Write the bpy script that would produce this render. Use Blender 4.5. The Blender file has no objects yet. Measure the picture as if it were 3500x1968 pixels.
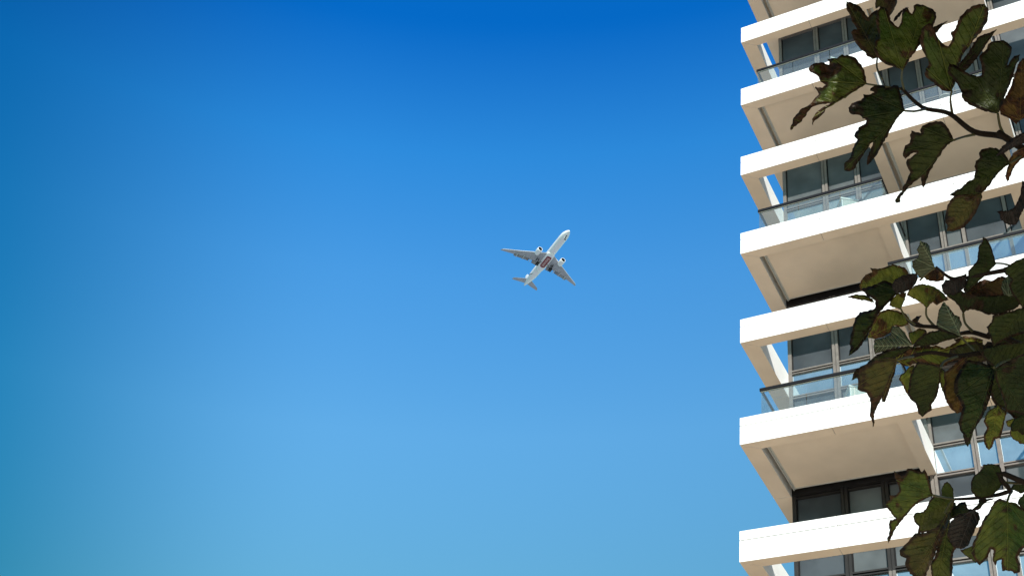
import bpy, bmesh, math, random
from mathutils import Vector, Matrix, noise
from mathutils.geometry import delaunay_2d_cdt
R = math.radians
S = bpy.context.scene
col = S.collection

# ------------------------------------------------------------------ camera
GZ = 18.444                       # height of the building's reference floor above the ground
CAM = Vector((9.5372, -25.5831, -16.844 + GZ))
yaw, pit, rol = 0.60147, 0.72741, 0.16782
FW = Vector((-math.sin(yaw)*math.cos(pit), math.cos(yaw)*math.cos(pit), math.sin(pit)))
_r = Vector((math.cos(yaw), math.sin(yaw), 0)); _u = _r.cross(FW)
RT = math.cos(rol)*_r + math.sin(rol)*_u
UP = -math.sin(rol)*_r + math.cos(rol)*_u
FPX = 4242.69
cam = bpy.data.objects.new('camera', bpy.data.cameras.new('camera')); col.objects.link(cam)
cam.data.sensor_width = 36; cam.data.lens = 36*FPX/3500
cam.data.clip_start = 0.05; cam.data.clip_end = 30000
m = Matrix((RT, UP, -FW)).transposed().to_4x4(); m.translation = CAM; cam.matrix_world = m
S.camera = cam

def at(u, v, d):                  # the point a photo position shows at depth d metres
    return CAM + d*(FW + RT*((u-1750)/FPX) - UP*((v-984)/FPX))
def cs(r, u, f):                  # right / up / forward metres from the photographer
    return CAM + RT*r + UP*u + FW*f

# ------------------------------------------------------------------ light
SUN_EL, SUN_AZ = R(30.0), R(150)  # azimuth clockwise from +Y
SUN = Vector((math.sin(SUN_AZ)*math.cos(SUN_EL), math.cos(SUN_AZ)*math.cos(SUN_EL), math.sin(SUN_EL)))
sun = bpy.data.objects.new('sun', bpy.data.lights.new('sun', 'SUN')); col.objects.link(sun)
sun.data.energy = 3.1; sun.data.angle = R(0.5); sun.data.color = (1, .95, .87)
sun.rotation_euler = (-SUN).to_track_quat('-Z', 'Y').to_euler()
W = bpy.data.worlds.new('World'); S.world = W; W.use_nodes = True
nt = W.node_tree; nt.nodes.clear()
out = nt.nodes.new('ShaderNodeOutputWorld'); bg = nt.nodes.new('ShaderNodeBackground')
sky = nt.nodes.new('ShaderNodeTexSky'); sky.sky_type = 'NISHITA'; sky.sun_disc = False
sky.sun_elevation = SUN_EL; sky.sun_rotation = SUN_AZ; sky.altitude = 0
sky.air_density = 1.0; sky.dust_density = 0.3; sky.ozone_density = 2.0
def nd(kind, **kw):
    x = nt.nodes.new(kind)
    for k, v in kw.items(): setattr(x, k, v)
    return x
LK = nt.links.new
geo = nd('ShaderNodeTexCoord'); sep = nd('ShaderNodeSeparateXYZ'); LK(geo.outputs['Generated'], sep.inputs[0])
ramp = nd('ShaderNodeValToRGB'); tl_ = nd('ShaderNodeMath', operation='MULTIPLY_ADD'); tl_.inputs[1].default_value = .12; LK(sep.outputs['Z'], tl_.inputs[2]); LK(tl_.outputs[0], ramp.inputs[0])   # deepening of the blue with height
els = ramp.color_ramp.elements
SKY = [(.0, (.36, .66, .55)), (.46, (.31, .58, .52)), (.58, (.37, .75, .80)), (.68, (.26, .745, .945)), (.75, (.12, .67, 1.0)), (.815, (.008, .415, .885)), (1.0, (.006, .39, .87))]
els[0].position, els[0].color = SKY[0][0], (*SKY[0][1], 1)
els[1].position, els[1].color = SKY[-1][0], (*SKY[-1][1], 1)
for p_, c_ in SKY[1:-1]:
    e_ = els.new(p_); e_.color = (*c_, 1)
LDIR = Vector((-RT.x, -RT.y, 0)).normalized()
dt = nd('ShaderNodeVectorMath', operation='DOT_PRODUCT'); dt.inputs[1].default_value = LDIR; LK(geo.outputs['Generated'], dt.inputs[0])
LK(dt.outputs['Value'], tl_.inputs[0])
mr = nd('ShaderNodeMapRange', interpolation_type='SMOOTHSTEP'); mr.inputs[1].default_value = .20; mr.inputs[2].default_value = .53; mr.inputs[3].default_value = 0; mr.inputs[4].default_value = 1
LK(dt.outputs['Value'], mr.inputs[0])
dk = nd('ShaderNodeMix', data_type='RGBA'); dk.inputs[6].default_value = (1, 1, 1, 1); dk.inputs[7].default_value = (.02, .46, .55, 1); LK(mr.outputs[0], dk.inputs[0])
t1 = nd('ShaderNodeMix', data_type='RGBA', blend_type='MULTIPLY'); t1.inputs[0].default_value = 1
t2 = nd('ShaderNodeMix', data_type='RGBA', blend_type='MULTIPLY'); t2.inputs[0].default_value = 1
LK(sky.outputs[0], t1.inputs[6]); LK(ramp.outputs[0], t1.inputs[7]); LK(t1.outputs[2], t2.inputs[6]); LK(dk.outputs[2], t2.inputs[7])
LK(t2.outputs[2], bg.inputs[0]); bg.inputs[1].default_value = 0.15
LK(bg.outputs[0], out.inputs[0])
S.view_settings.view_transform = 'Standard'; S.view_settings.look = 'None'
S.view_settings.exposure = 1.1; S.view_settings.gamma = 1; S.view_settings.use_curve_mapping = False

# ------------------------------------------------------------------ materials
def mat(name, colr, rough=.6, spec=.4, var=0, vscale=3, metal=0, bump=0, bscale=20, col2=None):
    m = bpy.data.materials.new(name); m.use_nodes = True; n = m.node_tree; b = n.nodes['Principled BSDF']
    b.inputs['Base Color'].default_value = (*colr, 1); b.inputs['Roughness'].default_value = rough
    b.inputs['Specular IOR Level'].default_value = spec; b.inputs['Metallic'].default_value = metal
    if var or col2:
        tc = n.nodes.new('ShaderNodeTexCoord'); no = n.nodes.new('ShaderNodeTexNoise')
        no.inputs['Scale'].default_value = vscale; no.inputs['Detail'].default_value = 6
        rp = n.nodes.new('ShaderNodeValToRGB')
        c2 = col2 or tuple(c*(1-var) for c in colr); c1 = colr if col2 else tuple(min(1, c*(1+var*.6)) for c in colr)
        rp.color_ramp.elements[0].color = (*c2, 1); rp.color_ramp.elements[1].color = (*c1, 1)
        rp.color_ramp.elements[0].position = .35; rp.color_ramp.elements[1].position = .68
        n.links.new(tc.outputs['Object'], no.inputs['Vector']); n.links.new(no.outputs['Fac'], rp.inputs[0])
        n.links.new(rp.outputs[0], b.inputs['Base Color'])
    if bump:
        no2 = n.nodes.new('ShaderNodeTexNoise'); no2.inputs['Scale'].default_value = bscale; no2.inputs['Detail'].default_value = 5
        tc2 = n.nodes.new('ShaderNodeTexCoord'); bp = n.nodes.new('ShaderNodeBump'); bp.inputs['Strength'].default_value = bump
        n.links.new(tc2.outputs['Object'], no2.inputs['Vector'])
        bp.inputs['Distance'].default_value = .02
        n.links.new(no2.outputs['Fac'], bp.inputs['Height']); n.links.new(bp.outputs[0], b.inputs['Normal'])
    return m
def glass_wall(name, base, refl, rcol=(.9, .95, 1), rough=.015):
    m = bpy.data.materials.new(name); m.use_nodes = True; n = m.node_tree; n.nodes.clear()
    o = n.nodes.new('ShaderNodeOutputMaterial'); mx = n.nodes.new('ShaderNodeMixShader')
    d = n.nodes.new('ShaderNodeBsdfDiffuse'); g = n.nodes.new('ShaderNodeBsdfGlossy')
    fr = n.nodes.new('ShaderNodeLayerWeight'); fr.inputs[0].default_value = .25
    ma = n.nodes.new('ShaderNodeMath'); ma.operation = 'ADD'; ma.inputs[1].default_value = refl; ma.use_clamp = True
    g.inputs['Roughness'].default_value = rough; g.inputs['Color'].default_value = (*rcol, 1)
    tc = n.nodes.new('ShaderNodeTexCoord'); no = n.nodes.new('ShaderNodeTexNoise'); no.inputs['Scale'].default_value = .9
    no.inputs['Detail'].default_value = 3
    rp = n.nodes.new('ShaderNodeValToRGB'); rp.color_ramp.elements[0].color = (*[c*.75 for c in base], 1)
    rp.color_ramp.elements[1].color = (*[c*1.2 for c in base], 1)
    rp.color_ramp.elements[0].position = .35; rp.color_ramp.elements[1].position = .65
    bp = n.nodes.new('ShaderNodeBump'); bp.inputs['Strength'].default_value = .025; bp.inputs['Distance'].default_value = .05
    L = n.links.new
    L(tc.outputs['Object'], no.inputs['Vector']); L(no.outputs['Fac'], rp.inputs[0]); L(rp.outputs[0], d.inputs['Color'])
    L(no.outputs['Fac'], bp.inputs['Height']); L(bp.outputs[0], g.inputs['Normal'])
    L(fr.outputs['Fresnel'], ma.inputs[0]); L(ma.outputs[0], mx.inputs[0]); L(d.outputs[0], mx.inputs[1]); L(g.outputs[0], mx.inputs[2])
    L(mx.outputs[0], o.inputs[0]); return m
def clear_glass(name):
    m = bpy.data.materials.new(name); m.use_nodes = True; n = m.node_tree; n.nodes.clear()
    o = n.nodes.new('ShaderNodeOutputMaterial'); mx = n.nodes.new('ShaderNodeMixShader'); mx2 = n.nodes.new('ShaderNodeMixShader')
    t = n.nodes.new('ShaderNodeBsdfTransparent'); t.inputs[0].default_value = (.84, .89, .885, 1)
    g = n.nodes.new('ShaderNodeBsdfGlossy'); g.inputs['Roughness'].default_value = .01
    d = n.nodes.new('ShaderNodeBsdfDiffuse'); d.inputs[0].default_value = (.62, .70, .71, 1)
    mx.inputs[0].default_value = .06; mx2.inputs[0].default_value = .045
    L = n.links.new
    L(t.outputs[0], mx.inputs[1]); L(g.outputs[0], mx.inputs[2]); L(mx.outputs[0], mx2.inputs[1]); L(d.outputs[0], mx2.inputs[2])
    L(mx2.outputs[0], o.inputs[0]); return m
M = {}
M['white'] = mat('white_paint', (.80, .79, .77), .55, .3, var=.05, vscale=1.2, bump=.08, bscale=60)
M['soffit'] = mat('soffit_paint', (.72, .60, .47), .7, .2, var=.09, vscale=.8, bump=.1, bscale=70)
M['joint'] = mat('joint_shadow_gap', (.05, .045, .04), .9, .1, var=.1)
M['trim'] = mat('trim_metal', (.50, .50, .46), .45, .4, var=.06, vscale=4)
M['frame'] = mat('taupe_metal', (.165, .148, .134), .5, .3, var=.15, vscale=6)
M['frame_shaded'] = mat('taupe_metal_shaded', (.022, .020, .019), .5, .3, var=.2)  # near-black copy of the frame metal, recess shade put into its colour
M['black'] = mat('black_metal', (.006, .006, .007), .6, .2, var=.2)
M['band'] = mat('dark_cladding', (.016, .015, .015), .6, .3, var=.3)
M['vision'] = glass_wall('vision_glass', (.060, .070, .079), .0, (.32, .36, .41))
M['vision_b'] = glass_wall('vision_glass_with_blind', (.10, .112, .118), .0, (.32, .36, .41))
M['spandrel'] = glass_wall('spandrel_glass', (.15, .22, .26), .22, (.85, .95, 1))
M['clear'] = clear_glass('balustrade_glass')
M['concrete'] = mat('wall_render', (.5, .46, .41), .8, .2, var=.1)
M['ground'] = mat('sandy_paving', (.40, .39, .37), .9, .2, var=.2, vscale=.05, bump=.2)
M['pave'] = mat('paving_stone', (.68, .50, .32), .8, .3, var=.15, vscale=.6, bump=.3)
M['bark'] = mat('bark', (.022, .015, .011), .85, .15, var=.4, vscale=14, bump=.7, bscale=35)
M['petiole'] = mat('petiole', (.075, .07, .028), .6, .3, var=.25, vscale=20)

# ------------------------------------------------------------------ mesh helpers
def link(name, mesh, parent=None):
    o = bpy.data.objects.new(name, mesh); col.objects.link(o)
    if parent: o.parent = parent
    return o
def empty(name, loc, label, cat, group=None):
    o = bpy.data.objects.new(name, None); col.objects.link(o); o.location = loc; o.empty_display_size = .3
    o['label'] = label; o['category'] = cat
    if group: o['group'] = group
    return o
class MB:
    def __init__(s): s.bm = bmesh.new(); s.mats = []
    def mi(s, key):
        if key not in s.mats: s.mats.append(key)
        return s.mats.index(key)
    def box(s, x0, x1, y0, y1, z0, z1, key, under=None, rot=None):
        vs = [s.bm.verts.new((x, y, z)) for x in (x0, x1) for y in (y0, y1) for z in (z0, z1)]
        q = [(0,1,3,2), (4,6,7,5), (0,4,5,1), (2,3,7,6), (0,2,6,4), (1,5,7,3)]
        for i, f in enumerate(q):
            fc = s.bm.faces.new([vs[k] for k in f]); fc.material_index = s.mi(under if (under and i == 4) else key)
        if rot:
            bmesh.ops.rotate(s.bm, verts=vs, cent=rot[0], matrix=Matrix.Rotation(rot[1], 3, 'Z'))
        return vs
    def prism(s, poly, z0, z1, key, under=None):
        lo = [s.bm.verts.new((x, y, z0)) for x, y in poly]; hi = [s.bm.verts.new((x, y, z1)) for x, y in poly]
        k = len(poly)
        f = s.bm.faces.new(lo[::-1]); f.material_index = s.mi(under or key)
        f = s.bm.faces.new(hi); f.material_index = s.mi(key)
        for i in range(k):
            f = s.bm.faces.new((lo[i], lo[(i+1) % k], hi[(i+1) % k], hi[i])); f.material_index = s.mi(key)
    def tube(s, pts, rads, key, n=8, cap=True):
        rings = []; up = Vector((.13, .21, .97))
        for i, pnt in enumerate(pts):
            a = pts[max(0, i-1)]; b = pts[min(len(pts)-1, i+1)]; t = (b-a).normalized()
            x = t.cross(up).normalized(); y = t.cross(x)
            rings.append([s.bm.verts.new(pnt + rads[i]*(math.cos(k*2*math.pi/n)*x + math.sin(k*2*math.pi/n)*y)) for k in range(n)])
        s.loft(rings, key, cap)
    def loft(s, rings, key, cap=True, close=True):
        mi = s.mi(key); n = len(rings[0])
        for a, b in zip(rings, rings[1:]):
            for k in range(n if close else n-1):
                f = s.bm.faces.new((a[k], a[(k+1) % n], b[(k+1) % n], b[k])); f.material_index = mi; f.smooth = True
        if cap:
            for rg in (rings[0][::-1], rings[-1]):
                f = s.bm.faces.new(rg); f.material_index = mi
    def build(s, name, parent=None, bevel=0, recalc=True):
        if recalc: bmesh.ops.recalc_face_normals(s.bm, faces=s.bm.faces)
        me = bpy.data.meshes.new(name); s.bm.to_mesh(me); s.bm.free()
        for k in s.mats: me.materials.append(M[k])
        o = link(name, me, parent)
        return o
def structure(o): o['kind'] = 'structure'; return o

# ------------------------------------------------------------------ ground
g = MB(); g.box(-6000, 6000, -6000, 6000, -.5, 0, 'ground'); structure(g.build('ground'))
g = MB(); g.box(-70, 90, -95, 40, .004, .012, 'pave'); structure(g.build('pavement'))

# ------------------------------------------------------------------ apartment tower
H, HB, DF, WL, D = 3.5, .868, .335, .4707, 2.8426
BEAM = [(0, .47), (4.04, 4.385), (7.725, 8.045), (11.4, 11.72), (15.08, 15.4), (18.9, 19.37)]
BAY = [(BEAM[i][1], BEAM[i+1][0]) for i in range(5)]
XE = BEAM[-1][1]; YB = 15.0
tower = empty('apartment_tower', (XE/2, 6, 0), 'tall apartment tower with white slab edges and open balcony frames, right of the jet', 'apartment building')
tl = -Vector(tower.location)
def P(mb, name, parent=tower):
    bmesh.ops.translate(mb.bm, verts=mb.bm.verts, vec=(tl.x, tl.y, GZ + tl.z))
    o = mb.build(name, parent); return o
def sub(mb, name, parent):        # a sub-part: same frame as its part
    bmesh.ops.translate(mb.bm, verts=mb.bm.verts, vec=(tl.x, tl.y, GZ + tl.z))
    return mb.build(name, parent)
def solid(n, b):
    if n == 0: return b > 1 and b % 2 == 1
    if (n, b) == (5, 2): return False
    return (n + b) % 2 == 1       # bay 0 is the left one
LV0, LV1 = -5, 8
rng = random.Random(3)
MULL = [(.47, .58), (1.83, 2.01), (2.93, 3.10), (4.21, 4.39), (5.35, 5.50), (5.97, 6.07), (7.24, 7.34), (8.05, 8.2),
        (9.2, 9.36), (10.35, 10.5), (11.45, 11.7), (12.8, 12.95), (13.9, 14.05), (15.1, 15.35), (16.6, 16.75), (17.8, 17.95), (18.72, 18.9)]
core = MB(); core.box(.50, XE-.5, D+.12, YB-.5, LV0*H-.94, LV1*H+1.2, 'concrete'); P(core, 'wall')
for n in range(LV0, LV1+1):
    T, Bz = n*H, n*H-HB
    # --- white slab edge running round the floor, with its panel joints, and the cross beams
    f = MB(); g_ = .012
    f.box(.02, XE-.02, .02, DF-.012, Bz+.02, T-.02, 'joint')
    f.box(.02, WL-.015, DF-.012, YB-.02, Bz+.02, T-.02, 'joint')
    xs = [0, 2.4594, 6.33, 10.2, 14.07, XE]
    for a, b in zip(xs, xs[1:]):
        a2 = a + (g_/2 if a else 0); b2 = b - (g_/2 if b < XE else 0)
        zs = T-.268
        pl = [(a2, 0), (b2, 0), (b2, DF), (a2 if a else WL, DF)]
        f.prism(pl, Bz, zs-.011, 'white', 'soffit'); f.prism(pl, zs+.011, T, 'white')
    ys = [DF+.008, 2.715, 6.6, 10.6, YB]
    for a, b in zip(ys, ys[1:]):
        b -= g_ if b < YB else 0
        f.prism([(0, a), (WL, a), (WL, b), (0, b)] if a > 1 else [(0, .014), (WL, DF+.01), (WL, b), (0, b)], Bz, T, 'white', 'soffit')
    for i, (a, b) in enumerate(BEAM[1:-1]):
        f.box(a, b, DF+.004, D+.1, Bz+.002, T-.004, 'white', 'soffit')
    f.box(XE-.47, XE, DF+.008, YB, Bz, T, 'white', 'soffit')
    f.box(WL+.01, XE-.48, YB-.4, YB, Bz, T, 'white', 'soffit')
    P(f, 'slab_edge')
    detail = n >= -2
    for b, (x0, x1) in enumerate(BAY):
        s0 = solid(n, b); s1 = solid(n+1, b)
        if s0:
            # --- floor slab with its recessed soffit, slot and metal trim
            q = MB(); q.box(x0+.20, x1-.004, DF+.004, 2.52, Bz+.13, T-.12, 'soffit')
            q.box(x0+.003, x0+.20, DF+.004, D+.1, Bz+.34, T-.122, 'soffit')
            q.box(x0+.20, x1-.004, 2.52, D+.1, Bz+.60, T-.121, 'band')
            o = P(q, 'floor_slab')
            t = MB(); t.box(x0+.125, x0+.145, DF+.006, 2.60, Bz+.09, Bz+.34, 'trim'); t.box(x0+.145, x0+.197, DF+.006, 2.60, Bz+.13, Bz+.16, 'trim')
            t.box(x0+.20, x1-.006, 2.522, 2.54, Bz+.10, Bz+.16, 'trim')
            sub(t, 'edge_trim', o)
        # --- curtain wall window between this floor and the next
        zb = T if not s0 else T-.1
        zt = T + H
        zv = zt-.97 if not s1 else zt-.92        # top of the vision glass
        fr = MB(); pn = MB(); sp = MB()
        xl, xr = (x0 if b else WL), BEAM[b+1][1] if not b == 4 else x1
        fk = 'frame_shaded' if (n, b) == (0, 0) else 'frame'  # one left-bay window takes the frame copy with shade painted in
        mus = [mm for mm in MULL if mm[0] >= xl-.2 and mm[0] < (BEAM[b+1][1]-.2 if b < 4 else 99)]
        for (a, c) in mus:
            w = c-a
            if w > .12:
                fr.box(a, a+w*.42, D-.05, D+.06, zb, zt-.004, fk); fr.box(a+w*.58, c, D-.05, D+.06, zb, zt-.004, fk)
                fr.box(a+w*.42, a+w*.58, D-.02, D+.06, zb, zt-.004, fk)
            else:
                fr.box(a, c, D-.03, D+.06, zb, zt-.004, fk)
        eds = [mm for mm in MULL if xl-.2 <= mm[0] <= xr+.2]
        for (a, c), (a2, c2) in zip(eds, eds[1:]):
            lo, hi = c, a2
            if hi-lo < .1: continue
            # sill transom
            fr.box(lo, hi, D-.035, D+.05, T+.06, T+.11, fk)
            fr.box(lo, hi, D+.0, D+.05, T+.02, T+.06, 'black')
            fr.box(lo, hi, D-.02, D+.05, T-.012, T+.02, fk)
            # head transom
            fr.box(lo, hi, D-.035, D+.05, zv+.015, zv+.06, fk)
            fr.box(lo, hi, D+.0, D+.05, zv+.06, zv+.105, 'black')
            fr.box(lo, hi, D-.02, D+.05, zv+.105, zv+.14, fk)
            # slim gasket frame round each pane
            for (za, zb2) in (((T+.125), zv),):
                fr.box(lo, lo+.03, D+.02, D+.05, za, zb2, 'black'); fr.box(hi-.03, hi, D+.02, D+.05, za, zb2, 'black')
            pn.box(lo, hi, D+.05, D+.065, T+.1, zv+.02, 'vision_b' if rng.random() < .3 else 'vision')
            if s1: pass
            else: sp.box(lo, hi, D+.045, D+.065, zv+.13, zt-.01, 'spandrel')
        if s1: sp.box(xl+.02, xr-.01, D-.075, D+.075, zv+.12, zt-.15, 'band')
        wdw = P(fr, 'window'); sub(pn, 'pane', wdw); sub(sp, 'spandrel_panel', wdw)
        # --- glass balcony railing
        if s0 and n < LV1:
            yr, zr = .20, T+1.0
            a, c = (.50, x1+.3) if b == 0 else (x0-.14, x1+.3)
            yb = D-.06
            h = MB()
            h.box(a, c, yr-.045, yr+.045, zr-.09, zr, 'black'); h.box(a, a+.06, yr+.03, yb, zr-.058, zr-.002, 'black'); h.box(c-.06, c, yr+.03, yb, zr-.058, zr-.002, 'black')
            rl = P(h, 'railing')
            gl = MB(); k = max(2, round((c-a)/1.42)); st = (c-a)/k
            for i in range(k):
                gl.box(a+i*st+(.012 if i else .03), a+(i+1)*st-.012-(.02 if i == k-1 else 0), yr-.008, yr+.008, T-.1, zr-.091, 'clear')
            for xx in (a+.03, c-.03):
                gl.box(xx-.006, xx+.006, yr+.03, yb-.02, T-.1, zr-.091, 'clear')
            sub(gl, 'glass_panel', rl)
            ca = MB()
            ca.box(a+.01, c-.01, yr-.012, yr+.012, zr-.103, zr-.091, 'trim')
            ca.box(a+.02, c-.02, yr-.03, yr+.03, T+.002, T+.06, 'trim')
            sub(ca, 'rail_channel', rl)
rf = MB(); rf.box(.55, XE-.55, .6, YB-.5, LV1*H-.3, LV1*H-.05, 'concrete'); P(rf, 'roof')

# --- things standing on the balconies
def cabinet(n, x, y, rz, label):
    q = MB()
    q.box(-.24, .24, -.2, .2, .05, .80, 'white'); q.box(-.27, .27, -.23, .23, .80, .85, 'white')
    o = q.build('balcony_cabinet'); o.location = (x, y, GZ+n*H-.12); o.rotation_euler.z = rz
    o['label'] = label; o['category'] = 'cabinet'; o['group'] = 'white cabinets on the balconies'
    d = MB(); d.box(-.21, -.005, -.215, -.2, .1, .76, 'trim'); d.box(.005, .21, -.215, -.2, .1, .76, 'trim'); d.build('door', o)
    ft = MB()
    for sx in (-.2, .2):
        for sy in (-.16, .16): ft.box(sx-.02, sx+.02, sy-.02, sy+.02, 0, .05, 'black')
    ft.build('foot', o)
cabinet(5, 3.12, .72, R(38), 'white cabinet behind the glass of the topmost left balcony')
cabinet(3, 3.15, .62, R(34), 'white cabinet behind the glass of the left balcony at mid height')
cabinet(1, 2.98, .75, R(30), 'white cabinet beside the leaf on the lowest left balcony')
tb = empty('side_table', (6.40, .75, GZ+4*H-.12), 'round pale table on the balcony beneath the upper leaves', 'table')
q = MB(); q.tube([Vector((0, 0, .95)), Vector((0, 0, .98))], [.2, .2], 'trim', 24); q.build('table_top', tb)
q = MB(); q.tube([Vector((0, 0, .02)), Vector((0, 0, .95))], [.025, .025], 'trim', 10); q.build('stem', tb)
q = MB(); q.tube([Vector((0, 0, 0)), Vector((0, 0, .02))], [.18, .17], 'trim', 20); q.build('base', tb)

# ------------------------------------------------------------------ passenger jet (x forward, y left wing, z up)
M['jet_white'] = mat('jet_white_paint', (.78, .78, .77), .35, .5, var=.03, vscale=.3)
M['jet_grey'] = mat('wing_grey', (.36, .37, .385), .4, .4, var=.12, vscale=.4)
M['jet_flap'] = mat('flap_grey', (.27, .265, .27), .5, .4, var=.2, vscale=.6)
M['jet_fair'] = mat('fairing_grey', (.5, .5, .5), .4, .4)
M['jet_lead'] = mat('polished_lead_edge', (.75, .75, .76), .3, .5, metal=.3)
M['jet_red'] = mat('jet_red_paint', (.19, .03, .042), .4, .5)
M['jet_green'] = mat('jet_green_paint', (.02, .13, .06), .4, .5)
M['jet_text'] = mat('jet_lettering', (.78, .62, .56), .45, .4)
M['tyre'] = mat('tyre', (.012, .012, .014), .8, .2)
M['gear'] = mat('gear_bay', (.03, .03, .035), .7, .3)
jet = empty('passenger_jet', (0, 0, 0), 'white twin engine airliner overhead with a red belly panel and lowered wheels', 'airplane')
def ring(c, ry, rz, n=28, xoff=None):
    return [Vector((c[0], c[1]+ry*math.cos(2*math.pi*k/n), c[2]+rz*math.sin(2*math.pi*k/n))) for k in range(n)]
def lofted(name, rings, key, parent=jet):
    q = MB(); q.loft([[q.bm.verts.new(v) for v in r] for r in rings], key); return q.build(name, parent)
st = [(36.9,.12,-1.0),(36.6,.55,-.95),(35.9,1.05,-.85),(34.8,1.6,-.68),(33.2,2.2,-.42),(31,2.75,-.17),(28.5,3.03,-.04),(25,3.1,0),(15,3.1,0),(0,3.1,0),(-14,3.1,0),(-19,2.95,.14),(-24,2.5,.52),(-28,1.95,.95),(-31.5,1.35,1.35),(-34.5,.8,1.65),(-36.6,.22,1.85)]
fus = lofted('fuselage', [ring((x, 0, z), r, r) for x, r, z in st], 'jet_white')
bel = [(11.5,1.6,1.2,-2.0),(9.5,2.7,1.75,-1.9),(7,3.3,2.0,-1.75),(0,3.5,2.15,-1.7),(-7,3.4,2.1,-1.7),(-10,2.8,1.8,-1.9),(-12.5,1.7,1.2,-2.0)]
fair = lofted('belly_fairing', [ring((x, 0, z), ry, rz) for x, ry, rz, z in bel], 'jet_white')
def bellyz(y): return -1.7-2.15*math.sqrt(max(0, 1-(y/3.5)**2))-.035
q = MB(); q.mi('jet_red')          # rounded red panel following the belly curve
L2, Wd, rc = 6.6, 2.0, 1.5
nx, ny = 40, 14; vs = {}
for i in range(nx+1):
    for j in range(ny+1):
        x = -L2+2*L2*i/nx; lim = Wd
        e = L2-abs(x)
        if e < rc: lim = Wd-rc+math.sqrt(max(0, rc*rc-(rc-e)**2))
        y = lim*(2*j/ny-1); xx = x+.9
        fz = 1.0 if abs(xx) < 6.5 else 1.0-(abs(xx)-6.5)*.012
        vs[i, j] = q.bm.verts.new((xx, y, -1.7+(bellyz(y)+1.7)*fz))
for i in range(nx):
    for j in range(ny): q.bm.faces.new((vs[i, j], vs[i+1, j], vs[i+1, j+1], vs[i, j+1])).smooth = True
panel = q.build('belly_panel', fair)
tc = bpy.data.curves.new('lettering', 'FONT'); tc.body = 'Emirates'; tc.size = 3.4; tc.align_x = 'CENTER'; tc.align_y = 'CENTER'; tc.offset = 0
to = bpy.data.objects.new('lettering_curve', tc); col.objects.link(to)
dg = bpy.context.evaluated_depsgraph_get(); dg.update()
tm = bpy.data.meshes.new_from_object(to.evaluated_get(dg)); bpy.data.objects.remove(to)
b2 = bmesh.new(); b2.from_mesh(tm); bmesh.ops.triangulate(b2, faces=b2.faces)
xs_ = [v.co.x for v in b2.verts]; wd_ = max(xs_)-min(xs_)
bmesh.ops.subdivide_edges(b2, edges=[e for e in b2.edges if e.calc_length() > .5], cuts=2)
for v in b2.verts:
    tx, ty = v.co.x*9.6/wd_, v.co.y*.92
    v.co = Vector((.9-tx, ty, bellyz(ty)-.05))
b2.to_mesh(tm); b2.free(); tm.materials.clear(); tm.materials.append(M['jet_text'])
tm.name = 'lettering'; link('lettering', tm, fus)
bpy.data.objects['lettering'].parent = fair
def airfoil(xle, xte, y, z, th, n=9):
    c = xle-xte; up = []; lo = []
    for k in range(n+1):
        t = (1-math.cos(math.pi*k/n))/2
        h = th*c*(2.97*math.sqrt(t)-1.26*t-3.516*t*t+2.843*t**3-1.036*t**4)*.55
        up.append((xle-c*t, h)); lo.append((xle-c*t, -h*.75))
    pts = up+lo[::-1][1:-1]
    return [Vector((a, y, z+h)) for a, h in pts]
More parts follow.
